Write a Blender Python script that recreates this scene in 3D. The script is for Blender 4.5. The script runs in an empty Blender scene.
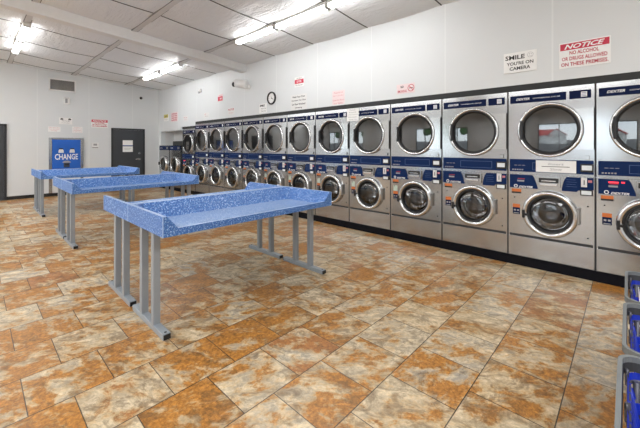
import bpy, bmesh, math, random
from mathutils import Matrix, Vector
random.seed(7)
PI = math.pi
S = bpy.context.scene
COL = S.collection

# ------------------------------------------------------------------ materials
MATS = {}
def new_mat(name):
    m = bpy.data.materials.new(name); m.use_nodes = True
    nt = m.node_tree; b = nt.nodes.get('Principled BSDF')
    MATS[name] = m
    return m, nt, b
def sin_(nt, node, key, val):
    if hasattr(val, 'node'): nt.links.new(val, node.inputs[key])
    else: node.inputs[key].default_value = val
def math_(nt, op, a, b=None, c=None):
    n = nt.nodes.new('ShaderNodeMath'); n.operation = op
    sin_(nt, n, 0, a)
    if b is not None: sin_(nt, n, 1, b)
    if c is not None: sin_(nt, n, 2, c)
    return n.outputs[0]
def mix_(nt, f, a, b, mode='MIX'):
    n = nt.nodes.new('ShaderNodeMix'); n.data_type = 'RGBA'; n.blend_type = mode
    sin_(nt, n, 0, f)
    for i, v in ((6, a), (7, b)):
        if hasattr(v, 'node'): nt.links.new(v, n.inputs[i])
        else: n.inputs[i].default_value = (*v, 1) if len(v) == 3 else v
    return n.outputs[2]
def noise_(nt, vec, scale, detail=3, rough=.55, dist=0):
    n = nt.nodes.new('ShaderNodeTexNoise')
    n.inputs['Scale'].default_value = scale; n.inputs['Detail'].default_value = detail
    n.inputs['Roughness'].default_value = rough; n.inputs['Distortion'].default_value = dist
    if vec is not None: nt.links.new(vec, n.inputs['Vector'])
    return n.outputs[0]
def ramp_(nt, f, stops):
    n = nt.nodes.new('ShaderNodeValToRGB'); e = n.color_ramp.elements
    while len(e) < len(stops): e.new(.5)
    for k, (p, c) in enumerate(stops):
        e[k].position = p; e[k].color = (*c, 1) if len(c) == 3 else c
    nt.links.new(f, n.inputs[0]); return n.outputs[0]
def bump_(nt, b, h, strength, dist=.01):
    n = nt.nodes.new('ShaderNodeBump'); n.inputs['Strength'].default_value = strength
    n.inputs['Distance'].default_value = dist
    nt.links.new(h, n.inputs['Height']); nt.links.new(n.outputs[0], b.inputs['Normal'])
def objco(nt):
    n = nt.nodes.new('ShaderNodeTexCoord'); return n.outputs['Object']
def scaled(nt, vec, s):
    n = nt.nodes.new('ShaderNodeVectorMath'); n.operation = 'MULTIPLY'
    nt.links.new(vec, n.inputs[0]); n.inputs[1].default_value = s; return n.outputs[0]

def plain(name, col, rough=.5, metal=0, var=.04, scale=12, emit=0, spec=.5):
    m, nt, b = new_mat(name)
    f = noise_(nt, objco(nt), scale, 3)
    lo = tuple(max(0, c*(1-var)) for c in col); hi = tuple(min(1, c*(1+var)) for c in col)
    c = mix_(nt, f, lo, hi)
    nt.links.new(c, b.inputs['Base Color'])
    b.inputs['Roughness'].default_value = rough; b.inputs['Metallic'].default_value = metal
    b.inputs['Specular IOR Level'].default_value = spec
    if emit:
        b.inputs['Emission Color'].default_value = (*col, 1); b.inputs['Emission Strength'].default_value = emit
    return m

def steel(name, col, rough, metal=.9, var=.1):
    m, nt, b = new_mat(name)
    co = objco(nt)
    f = noise_(nt, scaled(nt, co, (1, 2.2, 120)), 3, 3)
    g = noise_(nt, co, 2.3, 3)
    c = mix_(nt, f, tuple(x*(1-var) for x in col), tuple(min(1, x*(1+var)) for x in col))
    c = mix_(nt, g, c, tuple(x*.9 for x in col))
    nt.links.new(c, b.inputs['Base Color'])
    nt.links.new(math_(nt, 'MULTIPLY_ADD', f, .12, rough-.06), b.inputs['Roughness'])
    b.inputs['Metallic'].default_value = metal
    return m

steel('steel', (.50, .505, .51), .17, .93)
steel('steel_bright', (.58, .585, .585), .18, .95)
steel('steel_dark', (.36, .355, .35), .33)
steel('chrome', (.74, .745, .75), .24, 1.0, .03)
steel('drum', (.42, .42, .42), .42, .8, .05)
plain('navy', (.007, .014, .055), .5, spec=.06)
plain('navy_panel', (.010, .026, .095), .5, spec=.06)
plain('navy_light', (.04, .08, .20), .4)
plain('black', (.012, .012, .014), .4)
plain('gasket', (.02, .02, .022), .45)
plain('plinth_black', (.006, .006, .009), .6, spec=.1)
plain('seam_dark', (.03, .03, .032), .6)
plain('valance', (.038, .041, .041), .6, spec=.2)
plain('white', (.85, .85, .84), .45)
plain('paper', (.90, .90, .89), .7)
plain('sheet', (.77, .77, .765), .6)
plain('paper_pink', (.83, .70, .71), .7)
plain('text_black', (.015, .015, .015), .6, var=0)
plain('text_red', (.50, .03, .06), .6, var=0)
plain('text_pink', (.62, .22, .26), .6, var=0)
plain('text_grey', (.35, .35, .36), .6, var=0)
plain('text_white', (.9, .9, .9), .5, var=0)
plain('yellow', (.65, .58, .16), .6)
plain('sign_red', (.58, .03, .07), .5)
plain('orange', (.62, .16, .03), .5)
plain('pale_green', (.50, .58, .50), .6)
plain('screen', (.80, .84, .86), .3)
plain('led_red', (.9, .03, .05), .4, emit=1.2)
plain('led_dim', (.30, .02, .05), .4)
plain('door_slate', (.045, .05, .058), .45)
plain('door_frame', (.022, .024, .028), .5)
plain('change_blue', (.01, .115, .52), .4)
plain('change_dark', (.03, .05, .10), .4)
plain('leg_grey', (.30, .33, .36), .4, .1)
plain('beam_white', (.80, .80, .79), .55)
plain('fixture_white', (.78, .78, .77), .5)
plain('tube_light', (1.0, 1.0, .99), .4, emit=20, var=0)
plain('purlin', (.66, .66, .66), .6)
plain('purlin_edge', (.24, .24, .24), .7)
plain('seam_strip', (.06, .06, .06), .7)
plain('cart_grey', (.18, .19, .19), .6)
plain('cart_blue', (.008, .03, .42), .35)
plain('cart_wire', (.10, .10, .12), .4, .5)
plain('vent_dark', (.05, .05, .05), .6)
plain('vent_slat', (.30, .29, .28), .5)
plain('paper_blue', (.08, .12, .35), .6)
plain('base_black', (.012, .012, .012), .5)
plain('recess_white', (.72, .72, .71), .6)
plain('house_white', (.80, .80, .78), .8)
plain('house_red', (.50, .06, .05), .7, scale=4, var=.2)
plain('asphalt', (.12, .12, .12), .9, scale=4, var=.2)
plain('leaf', (.06, .16, .04), .8, scale=3, var=.6)
plain('bark', (.10, .07, .05), .9)

def glass_mat(name, tint, ior):
    m = bpy.data.materials.new(name); m.use_nodes = True; MATS[name] = m
    nt = m.node_tree; nt.nodes.clear()
    o = nt.nodes.new('ShaderNodeOutputMaterial'); mx = nt.nodes.new('ShaderNodeMixShader')
    t = nt.nodes.new('ShaderNodeBsdfTransparent'); g = nt.nodes.new('ShaderNodeBsdfGlossy')
    fr = nt.nodes.new('ShaderNodeFresnel'); fr.inputs[0].default_value = ior
    t.inputs[0].default_value = (*tint, 1); g.inputs['Roughness'].default_value = .02
    nt.links.new(fr.outputs[0], mx.inputs[0]); nt.links.new(t.outputs[0], mx.inputs[1])
    nt.links.new(g.outputs[0], mx.inputs[2]); nt.links.new(mx.outputs[0], o.inputs[0])
glass_mat('dryer_glass', (.55, .56, .57), 2.5)
glass_mat('washer_glass', (.5, .5, .51), 1.9)
glass_mat('window_glass', (.93, .95, .95), 1.45)

def wall_mat(name, axis, origin, pitch):
    m, nt, b = new_mat(name)
    co = objco(nt); sx = nt.nodes.new('ShaderNodeSeparateXYZ'); nt.links.new(co, sx.inputs[0])
    u = math_(nt, 'DIVIDE', math_(nt, 'SUBTRACT', sx.outputs[axis], origin), pitch)
    d = math_(nt, 'ABSOLUTE', math_(nt, 'SUBTRACT', math_(nt, 'FRACT', math_(nt, 'ADD', u, .5)), .5))
    line = math_(nt, 'LESS_THAN', d, .008/pitch)
    f = noise_(nt, co, 1.2, 3)
    c = mix_(nt, f, (.69, .715, .725), (.75, .775, .785))
    c = mix_(nt, line, c, (.79, .815, .82))
    nt.links.new(c, b.inputs['Base Color']); b.inputs['Roughness'].default_value = .45
    bump_(nt, b, math_(nt, 'SUBTRACT', 1.0, line), .15, .004)
wall_mat('wall_panel_y', 1, .606, 1.193)
wall_mat('wall_panel_x', 0, 1.2, 1.18)

def ceiling_mat():
    m, nt, b = new_mat('ceiling_vinyl')
    co = objco(nt)
    f = noise_(nt, co, .9, 4)
    g = noise_(nt, scaled(nt, co, (7, .9, 1)), 1.0, 5, .65, .8)
    h = noise_(nt, scaled(nt, co, (2.5, 1.2, 1)), 2.0, 4, .6, 1.2)
    c = mix_(nt, f, (.78, .80, .82), (.86, .88, .90))
    nt.links.new(c, b.inputs['Base Color']); b.inputs['Roughness'].default_value = .38
    bump_(nt, b, math_(nt, 'ADD', g, h), .6, .05)
ceiling_mat()

def floor_mat():
    m, nt, b = new_mat('slate_tile')
    co = objco(nt); sx = nt.nodes.new('ShaderNodeSeparateXYZ'); nt.links.new(co, sx.inputs[0])
    PX, PY = .385, .394
    v = math_(nt, 'DIVIDE', math_(nt, 'SUBTRACT', sx.outputs[1], .262), PY)
    row = math_(nt, 'FLOOR', v); fv = math_(nt, 'FRACT', v)
    half = math_(nt, 'MULTIPLY', math_(nt, 'FLOORED_MODULO', row, 2.0), .5)
    u = math_(nt, 'ADD', math_(nt, 'DIVIDE', sx.outputs[0], PX), half)
    colm = math_(nt, 'FLOOR', u); fu = math_(nt, 'FRACT', u)
    du = math_(nt, 'MULTIPLY', math_(nt, 'MINIMUM', fu, math_(nt, 'SUBTRACT', 1.0, fu)), PX)
    dv = math_(nt, 'MULTIPLY', math_(nt, 'MINIMUM', fv, math_(nt, 'SUBTRACT', 1.0, fv)), PY)
    grout = math_(nt, 'MAXIMUM', math_(nt, 'LESS_THAN', du, .0025), math_(nt, 'LESS_THAN', dv, .003))
    cx = nt.nodes.new('ShaderNodeCombineXYZ')
    nt.links.new(colm, cx.inputs[0]); nt.links.new(row, cx.inputs[1])
    wn = nt.nodes.new('ShaderNodeTexWhiteNoise'); wn.noise_dimensions = '3D'
    nt.links.new(cx.outputs[0], wn.inputs['Vector'])
    ws = nt.nodes.new('ShaderNodeSeparateColor'); nt.links.new(wn.outputs['Color'], ws.inputs[0])
    r1, r2, r3 = ws.outputs[0], ws.outputs[1], ws.outputs[2]
    off = nt.nodes.new('ShaderNodeVectorMath'); off.operation = 'MULTIPLY_ADD'
    nt.links.new(wn.outputs['Color'], off.inputs[0]); off.inputs[1].default_value = (37, 37, 37)
    nt.links.new(co, off.inputs[2])
    tv = off.outputs[0]
    rot = nt.nodes.new('ShaderNodeVectorRotate'); rot.rotation_type = 'Z_AXIS'
    nt.links.new(tv, rot.inputs['Vector']); nt.links.new(math_(nt, 'MULTIPLY_ADD', r2, .9, .35), rot.inputs['Angle'])
    st = scaled(nt, rot.outputs[0], (1.0, 1.55, 1))
    n1 = noise_(nt, st, 4.2, 9, .66, .35)        # large patches
    n2 = noise_(nt, st, 10.0, 9, .72, .6)        # broken edges
    n3 = noise_(nt, tv, 42, 6, .75, .3)          # grain
    n5 = noise_(nt, tv, 2.6, 4, .6, .4)
    base = mix_(nt, r3, (.40, .355, .285), (.55, .42, .25))
    lite = mix_(nt, ramp_(nt, n2, [(.42, (0, 0, 0)), (.60, (1, 1, 1))]), base, (.82, .68, .46))
    k = math_(nt, 'ADD', math_(nt, 'MULTIPLY_ADD', n1, .72, math_(nt, 'MULTIPLY', n2, .34)), math_(nt, 'MULTIPLY_ADD', r1, .13, -.07))
    halo = ramp_(nt, k, [(.46, (0, 0, 0)), (.55, (1, 1, 1))])
    rm = ramp_(nt, k, [(.52, (0, 0, 0)), (.575, (1, 1, 1))])
    c = mix_(nt, math_(nt, 'MULTIPLY', halo, .8), lite, (.54, .34, .14))
    rust = mix_(nt, ramp_(nt, n3, [(.32, (0, 0, 0)), (.68, (1, 1, 1))]), (.27, .10, .014), (.62, .26, .04))
    rust = mix_(nt, math_(nt, 'MULTIPLY', math_(nt, 'GREATER_THAN', r2, .95), .5), rust, (.34, .13, .06))
    c = mix_(nt, math_(nt, 'MULTIPLY', rm, .9), c, rust)
    # brown-black mineral veins
    n4 = noise_(nt, st, 6.5, 10, .75, .8)
    bm_ = ramp_(nt, math_(nt, 'MULTIPLY_ADD', r3, .07, n4), [(.535, (0, 0, 0)), (.64, (1, 1, 1))])
    c = mix_(nt, math_(nt, 'MULTIPLY', bm_, .58), c, (.155, .088, .04))
    # grain contrast
    gr = math_(nt, 'MULTIPLY_ADD', n3, 1.3, .28)
    gc = nt.nodes.new('ShaderNodeCombineColor')
    for i in range(3): nt.links.new(gr, gc.inputs[i])
    c = mix_(nt, .8, c, gc.outputs[0], 'MULTIPLY')
    c = mix_(nt, math_(nt, 'MULTIPLY', grout, .85), c, (.035, .03, .025))
    nt.links.new(c, b.inputs['Base Color'])
    nt.links.new(math_(nt, 'MULTIPLY_ADD', n2, .25, .22), b.inputs['Roughness'])
    b.inputs['Specular IOR Level'].default_value = .45
    hh = math_(nt, 'SUBTRACT', math_(nt, 'MULTIPLY', n2, .5), grout)
    bump_(nt, b, hh, .25, .004)
floor_mat()

def speckle_mat(name, a, b_, c_, rough=.22):
    m, nt, b = new_mat(name)
    co = objco(nt)
    f = noise_(nt, co, 110, 2, .6); g = noise_(nt, co, 85, 2, .5)
    c = mix_(nt, ramp_(nt, f, [(.46, (0, 0, 0)), (.56, (1, 1, 1))]), a, b_)
    c = mix_(nt, ramp_(nt, g, [(.56, (0, 0, 0)), (.62, (1, 1, 1))]), c, c_)
    nt.links.new(c, b.inputs['Base Color']); b.inputs['Roughness'].default_value = rough
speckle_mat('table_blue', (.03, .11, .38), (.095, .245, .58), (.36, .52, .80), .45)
speckle_mat('table_blue_sheen', (.24, .37, .66), (.34, .48, .74), (.50, .62, .84), .16)  # paler copy of the side blue, glossy reflection put into the colour
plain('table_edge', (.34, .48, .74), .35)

# ------------------------------------------------------------------ mesh helpers
class MB:
    def __init__(s): s.bm = bmesh.new(); s.mi = 0
    def face(s, vs):
        try:
            f = s.bm.faces.new(vs); f.material_index = s.mi; return f
        except ValueError: return None
    def box(s, x0, x1, y0, y1, z0, z1, bev=0):
        r = bmesh.ops.create_cube(s.bm, size=1)
        vs = r['verts']
        for v in vs:
            v.co = Vector((x0+(v.co.x+.5)*(x1-x0), y0+(v.co.y+.5)*(y1-y0), z0+(v.co.z+.5)*(z1-z0)))
        fs = {f for v in vs for f in v.link_faces}
        for f in fs: f.material_index = s.mi
        if bev:
            es = list({e for v in vs for e in v.link_edges})
            bmesh.ops.bevel(s.bm, geom=es, offset=bev, segments=2, affect='EDGES', profile=.5)
        return s
    def prism(s, pts, axis, a, b):
        """pts: 2-D outline in the two axes other than `axis`, extruded from a to b"""
        def P(p, t):
            return {'x': (t, p[0], p[1]), 'y': (p[0], t, p[1]), 'z': (p[0], p[1], t)}[axis]
        A = [s.bm.verts.new(P(p, a)) for p in pts]; B = [s.bm.verts.new(P(p, b)) for p in pts]
        n = len(pts); s.face(A); s.face(B[::-1])
        for i in range(n): s.face((A[i], A[(i+1) % n], B[(i+1) % n], B[i]))
        return s
    def lathe(s, prof, c=(0, 0, 0), axis='x', n=48, cap=False):
        """prof: list of (radius, along) revolved round `axis` through c"""
        rings = []
        for r, t in prof:
            ring = []
            if r < 1e-6:
                p = {'x': (t, 0, 0), 'y': (0, t, 0), 'z': (0, 0, t)}[axis]
                ring = [s.bm.verts.new(Vector(p)+Vector(c))]
            else:
                for k in range(n):
                    a = 2*PI*k/n; q, w = r*math.cos(a), r*math.sin(a)
                    p = {'x': (t, q, w), 'y': (q, t, w), 'z': (q, w, t)}[axis]
                    ring.append(s.bm.verts.new(Vector(p)+Vector(c)))
            rings.append(ring)
        for A, B in zip(rings, rings[1:]):
            for k in range(n):
                k2 = (k+1) % n
                if len(A) == 1 and len(B) == 1: continue
                if len(A) == 1: f = s.face((A[0], B[k2], B[k]))
                elif len(B) == 1: f = s.face((A[k], A[k2], B[0]))
                else: f = s.face((A[k], A[k2], B[k2], B[k]))
                if f: f.smooth = True
        if cap:
            for R in (rings[0], rings[-1]):
                if len(R) > 1: s.face(R)
        return s
    def cyl(s, p0, p1, r, n=16, r2=None):
        p0, p1 = Vector(p0), Vector(p1); d = p1-p0
        q = d.to_track_quat('Z', 'Y').to_matrix().to_4x4()
        res = bmesh.ops.create_cone(s.bm, cap_ends=True, segments=n, radius1=r, radius2=r if r2 is None else r2, depth=d.length,
                                    matrix=Matrix.Translation((p0+p1)/2) @ q)
        for v in res['verts']:
            for f in v.link_faces:
                f.material_index = s.mi
                if len(f.verts) == 4: f.smooth = True
        return s
    def tube(s, pts, r, n=8, closed=False):
        pts = [Vector(p) for p in pts]; rings = []; m = len(pts)
        for i, p in enumerate(pts):
            if closed: t = pts[(i+1) % m]-pts[i-1]
            else: t = pts[min(i+1, m-1)]-pts[max(i-1, 0)]
            q = t.to_track_quat('Z', 'Y')
            rings.append([s.bm.verts.new(p+q @ Vector((r*math.cos(2*PI*k/n), r*math.sin(2*PI*k/n), 0))) for k in range(n)])
        L = m if closed else m-1
        for i in range(L):
            A, B = rings[i], rings[(i+1) % m]
            # align rings
            best = min(range(n), key=lambda o: sum((A[k].co-B[(k+o) % n].co).length for k in range(n)))
            for k in range(n):
                f = s.face((A[k], A[(k+1) % n], B[(k+1+best) % n], B[(k+best) % n]))
                if f: f.smooth = True
        if not closed: s.face(rings[0]); s.face(rings[-1])
        return s
    def plate_hole(s, y0, y1, z0, z1, cy, cz, r, x, n=64):
        """flat plate in the plane x with a round hole"""
        inner, outer = [], []
        for k in range(n):
            a = 2*PI*k/n; ca, sa = math.cos(a), math.sin(a)
            inner.append(s.bm.verts.new((x, cy+r*ca, cz+r*sa)))
            t = 1e9
            if ca > 1e-6: t = min(t, (y1-cy)/ca)
            if ca < -1e-6: t = min(t, (y0-cy)/ca)
            if sa > 1e-6: t = min(t, (z1-cz)/sa)
            if sa < -1e-6: t = min(t, (z0-cz)/sa)
            outer.append(s.bm.verts.new((x, cy+t*ca, cz+t*sa)))
        for k in range(n):
            k2 = (k+1) % n
            s.face((inner[k], inner[k2], outer[k2], outer[k]))
        # corners
        for (y, z) in ((y0, z0), (y0, z1), (y1, z0), (y1, z1)):
            c = s.bm.verts.new((x, y, z))
            best = None
            for k in range(n):
                o1, o2 = outer[k].co, outer[(k+1) % n].co
                on = lambda o, yy, zz: (abs(o.y-yy) < 1e-6, abs(o.z-zz) < 1e-6)
                a, b = on(o1, y, z), on(o2, y, z)
                if (a[0] and b[1]) or (a[1] and b[0]):
                    best = k
            if best is not None: s.face((outer[best], outer[(best+1) % n], c))
        return s
    def build(s, name, mat, parent=None, loc=None, recalc=True):
        if recalc: bmesh.ops.recalc_face_normals(s.bm, faces=s.bm.faces)
        me = bpy.data.meshes.new(name); s.bm.to_mesh(me); s.bm.free()
        for mm in (mat if isinstance(mat, (list, tuple)) else [mat]): me.materials.append(MATS[mm])
        o = bpy.data.objects.new(name, me); COL.objects.link(o)
        if parent: o.parent = parent
        if loc: o.location = loc
        return o

def tag(o, label, cat, group=None, kind=None):
    o['label'] = label; o['category'] = cat
    if group: o['group'] = group
    if kind: o['kind'] = kind
    return o
def struct(o): o['kind'] = 'structure'; return o
def empty(name, loc):
    o = bpy.data.objects.new(name, None); COL.objects.link(o); o.location = loc; o.empty_display_size = .1
    return o
def copy_tree(o, parent=None):
    c = o.copy(); COL.objects.link(c)
    if parent: c.parent = parent
    for ch in list(o.children): copy_tree(ch, c)
    return c

TXT = {}
def text_mesh(body, size, bold=0, shear=0, spacing=1.0, line=1.0, align='CENTER'):
    key = (body, size, bold, shear, spacing, line, align)
    if key in TXT: return TXT[key]
    cu = bpy.data.curves.new('lettering', 'FONT'); cu.body = body; cu.size = size
    cu.align_x = align; cu.align_y = 'CENTER'; cu.offset = bold; cu.shear = shear
    cu.space_character = spacing; cu.space_line = line; cu.resolution_u = 2
    o = bpy.data.objects.new('lettering', cu); COL.objects.link(o)
    dg = bpy.context.evaluated_depsgraph_get(); dg.update()
    me = bpy.data.meshes.new_from_object(o.evaluated_get(dg))
    bpy.data.objects.remove(o); bpy.data.curves.remove(cu)
    TXT[key] = me
    return me
RIGHT = Matrix(((0, 0, -1), (-1, 0, 0), (0, 1, 0)))      # local x,y,z -> -y, z, -x  (faces -x)
FAR = Matrix(((1, 0, 0), (0, 0, -1), (0, 1, 0)))         # faces -y
def letters(body, size, mat, parent, loc, face=RIGHT, width=None, height=None, name='lettering', **kw):
    me = text_mesh(body, size, **kw).copy()
    if not me.vertices: return None
    xs = [v.co.x for v in me.vertices]; ys = [v.co.y for v in me.vertices]
    sx = width/(max(xs)-min(xs)) if width else 1
    sy = height/(max(ys)-min(ys)) if height else 1
    if width and not height: sy = 1
    cx, cy = (max(xs)+min(xs))/2, (max(ys)+min(ys))/2
    for v in me.vertices: v.co = Vector(((v.co.x-cx)*sx, (v.co.y-cy)*sy, 0))
    me.transform(face.to_4x4())
    me.materials.clear(); me.materials.append(MATS[mat])
    o = bpy.data.objects.new(name, me); COL.objects.link(o)
    o.parent = parent; o.location = loc
    return o

# ------------------------------------------------------------------ room shell
XW, YF, XL, YN = 4.375, 11.75, -4.0, -3.0
SL = .069
def zc(x): return 3.33 + SL*(4.38-x)

struct(MB().box(XL-.2, XW+1.2, YN-.2, YF+.2, -.1, 0).build('floor', 'slate_tile'))

# ceiling: insulation vinyl sagging a little between purlins and seams
SEAMS = [11.5, 10.35, 9.12, 7.88, 6.6, 5.45, 4.3, 3.07, 1.85, .63, -.6, -1.8]
PURL = [4.75, 3.38, 2.0, .65, -.72, -2.09, -3.46]
m = MB(); xs = []; ys = []
def sub(lst, n):
    out = []
    for a, b in zip(lst, lst[1:]):
        for k in range(n): out.append(a+(b-a)*k/n)
    out.append(lst[-1]); return out
xs = [XL] + [x for x in sub(sorted(PURL), 8) if XL < x < XW] + [XW]
ys = [YN] + [y for y in sub(sorted(SEAMS), 6) if YN < y < YF] + [YF]
def sagf(v, lst):
    L = sorted(lst)
    for a, b in zip(L, L[1:]):
        if a <= v <= b: t = (v-a)/(b-a); return math.sin(PI*t)
    return 0
def zs(x, y): return zc(x)-.022*sagf(x, PURL)-.022*sagf(y, SEAMS)
grid = [[m.bm.verts.new((x, y, zs(x, y))) for y in ys] for x in xs]
for i in range(len(xs)-1):
    for j in range(len(ys)-1):
        f = m.face((grid[i][j], grid[i][j+1], grid[i+1][j+1], grid[i+1][j])); f.smooth = True
# a thin roof slab above so the ceiling is solid
m.prism([(XL-.2, zc(XL)+.05), (XW+.2, zc(XW)+.05), (XW+.2, zc(XW)+.2), (XL-.2, zc(XL)+.2)], 'y', YN-.2, YF+.2)
struct(m.build('ceiling', 'ceiling_vinyl', recalc=False))
tn = [0]
def trim(mb, mat):
    tn[0] += 1
    return struct(mb.build('trim_%d' % tn[0], mat))
def sloped(x0, x1, y0, y1, d0, d1):
    return MB().prism([(x0, zc(x0)-d0), (x1, zc(x1)-d0), (x1, zc(x1)-d1), (x0, zc(x0)-d1)], 'y', y0, y1)
for y in SEAMS:
    if 6.4 < y < 6.8: continue
    b = MB(); R = [[b.bm.verts.new((x, y+dy, zs(x, y)+dz)) for dy, dz in ((-.008, .01), (-.008, -.007), (.008, -.007), (.008, .01))] for x in xs]
    for A, B in zip(R, R[1:]):
        for k in range(4): b.face((A[k], A[(k+1) % 4], B[(k+1) % 4], B[k]))
    b.face(R[0]); b.face(R[-1]); trim(b, 'seam_strip')
for x in PURL:
    if not XL < x < XW: continue
    b = MB()
    b.box(x-.042, x+.042, YN, YF, zc(x)-.026, zc(x)+.03)
    trim(b, 'purlin')
    b = MB()
    for s in (-1, 1): b.box(x+s*.047-.005, x+s*.047+.005, YN, YF, zc(x)-.024, zc(x)+.02)
    trim(b, 'purlin_edge')
trim(sloped(XL, XW, 6.5, 6.68, -.02, .195), 'beam_white')   # roof beam

# right wall: bulkhead above the machines, with the niche over the small washers
m = MB(); T = 3.36
m.prism([(YN, 0), (-.57, 0), (-.57, 2.105), (9.05, 2.105), (9.05, 1.99), (10.0, 1.99), (10.0, 1.90), (11.55, 1.90), (11.55, 1.44), (11.695, 1.44), (11.695, 0), (YF, 0), (YF, T), (YN, T)], 'x', XW, XW+.15)
struct(m.build('wall_right', 'wall_panel_y'))
m = MB()
m.box(XW+.45, XW+.5, 10.0, YF, 1.44, 1.95)     # niche back
m.box(XW+.15, XW+.45, 11.55, 11.6, 1.44, 1.95)
m.box(XW+.15, XW+.45, 9.98, 11.6, 1.90, 1.95)
struct(m.build('wall_niche', 'recess_white'))
trim(MB().box(XW+.004, XW+.1, -.565, 9.043, 2.032, 2.108), 'valance')
trim(MB().box(XW+.004, XW+.1, 9.05, 9.9, 1.925, 1.995), 'valance')
struct(MB().box(XW-.004, XW+.9, -.565, 9.04, 0, .108).build('baseboard_right', 'plinth_black'))
m = MB()
struct(MB().box(XL-.2, XW+1.2, YF, YF+.15, 0, 3.95).build('wall_far', 'wall_panel_x'))
struct(MB().box(XL, 2.95, YF-.012, YF, 0, .09).box(3.93, XW, YF-.012, YF, 0, .09).build('baseboard_far', 'base_black'))
struct(MB().box(XL-.2, XW+1.2, YN-.15, YN, 0, 3.95).build('wall_near', 'wall_panel_x'))
# left wall with shop windows
WIN = [(.1, 2.5), (4.6, 6.4), (9.7, 11.6)]
WZ0, WZ1 = .45, 2.35
m = MB(); edges = [YN] + [v for w in WIN for v in w] + [YF]
for k in range(0, len(edges), 2): m.box(XL-.15, XL, edges[k], edges[k+1], 0, 3.95)
for a, b in WIN: m.box(XL-.15, XL, a, b, 0, WZ0).box(XL-.15, XL, a, b, WZ1, 3.95)
struct(m.build('wall_left', 'wall_panel_y'))
for k, (a, b) in enumerate(WIN):
    m = MB()
    m.box(XL-.1, XL+.01, a, a+.05, WZ0, WZ1).box(XL-.1, XL+.01, b-.05, b, WZ0, WZ1)
    m.box(XL-.1, XL+.01, a, b, WZ0, WZ0+.05).box(XL-.1, XL+.01, a, b, WZ1-.05, WZ1)
    m.box(XL-.1, XL+.01, (a+b)/2-.025, (a+b)/2+.025, WZ0, WZ1)
    w = struct(m.build('window_%d' % (k+1), 'door_frame'))
    MB().box(XL-.06, XL-.05, a+.05, b-.05, WZ0+.05, WZ1-.05).build('pane', 'window_glass', w)

# doors in the far wall
def slate_door(n, x0, x1, h, hinge_right):
    d = MB().box(x0-.0, x0+.05, YF-.03, YF, 0, h).box(x1-.05, x1, YF-.03, YF, 0, h).box(x0, x1, YF-.03, YF, h-.05, h)
    f = struct(d.build('door_%d' % n, 'door_frame'))
    MB().box(x0+.052, x1-.052, YF-.022, YF, .01, h-.052, .003).build('door_leaf', 'door_slate', f)
    xh = x1-.17
    b = MB().cyl((xh, YF-.045, .985), (xh, YF-.02, .985), .03, 16)
    b.tube([(xh, YF-.04, .985), (xh, YF-.075, .985), (xh-.03, YF-.08, .985), (xh-.13, YF-.08, .985)], .011, 8)
    b.build('door_handle', 'chrome', f)
    MB().cyl((xh, YF-.045, 1.18), (xh, YF-.02, 1.18), .03, 16).build('deadbolt', 'chrome', f)
    return f
slate_door(1, 2.955, 3.925, 1.975, True)
slate_door(2, -.37, .597, 1.975, True)

# ------------------------------------------------------------------ machines
# local frame of a machine: origin on the floor at the middle of its front plane, -x = out into the room,
# a = distance from its right-hand edge (y = a - .4)
MW = .8
def yy(a): return a-.4
def rrect(y0, y1, z0, z1, r, n=5):
    pts = []
    for cy, cz, a0 in ((y1-r, z1-r, 0), (y0+r, z1-r, PI/2), (y0+r, z0+r, PI), (y1-r, z0+r, 1.5*PI)):
        for k in range(n+1): a = a0+PI/2*k/n; pts.append((cy+r*math.cos(a), cz+r*math.sin(a)))
    return pts
def logo_ring(mb, y, z, r, x):
    mb.lathe([(r, x), (r*.62, x-.0005)], (0, y, z), 'x', 20)

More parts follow.
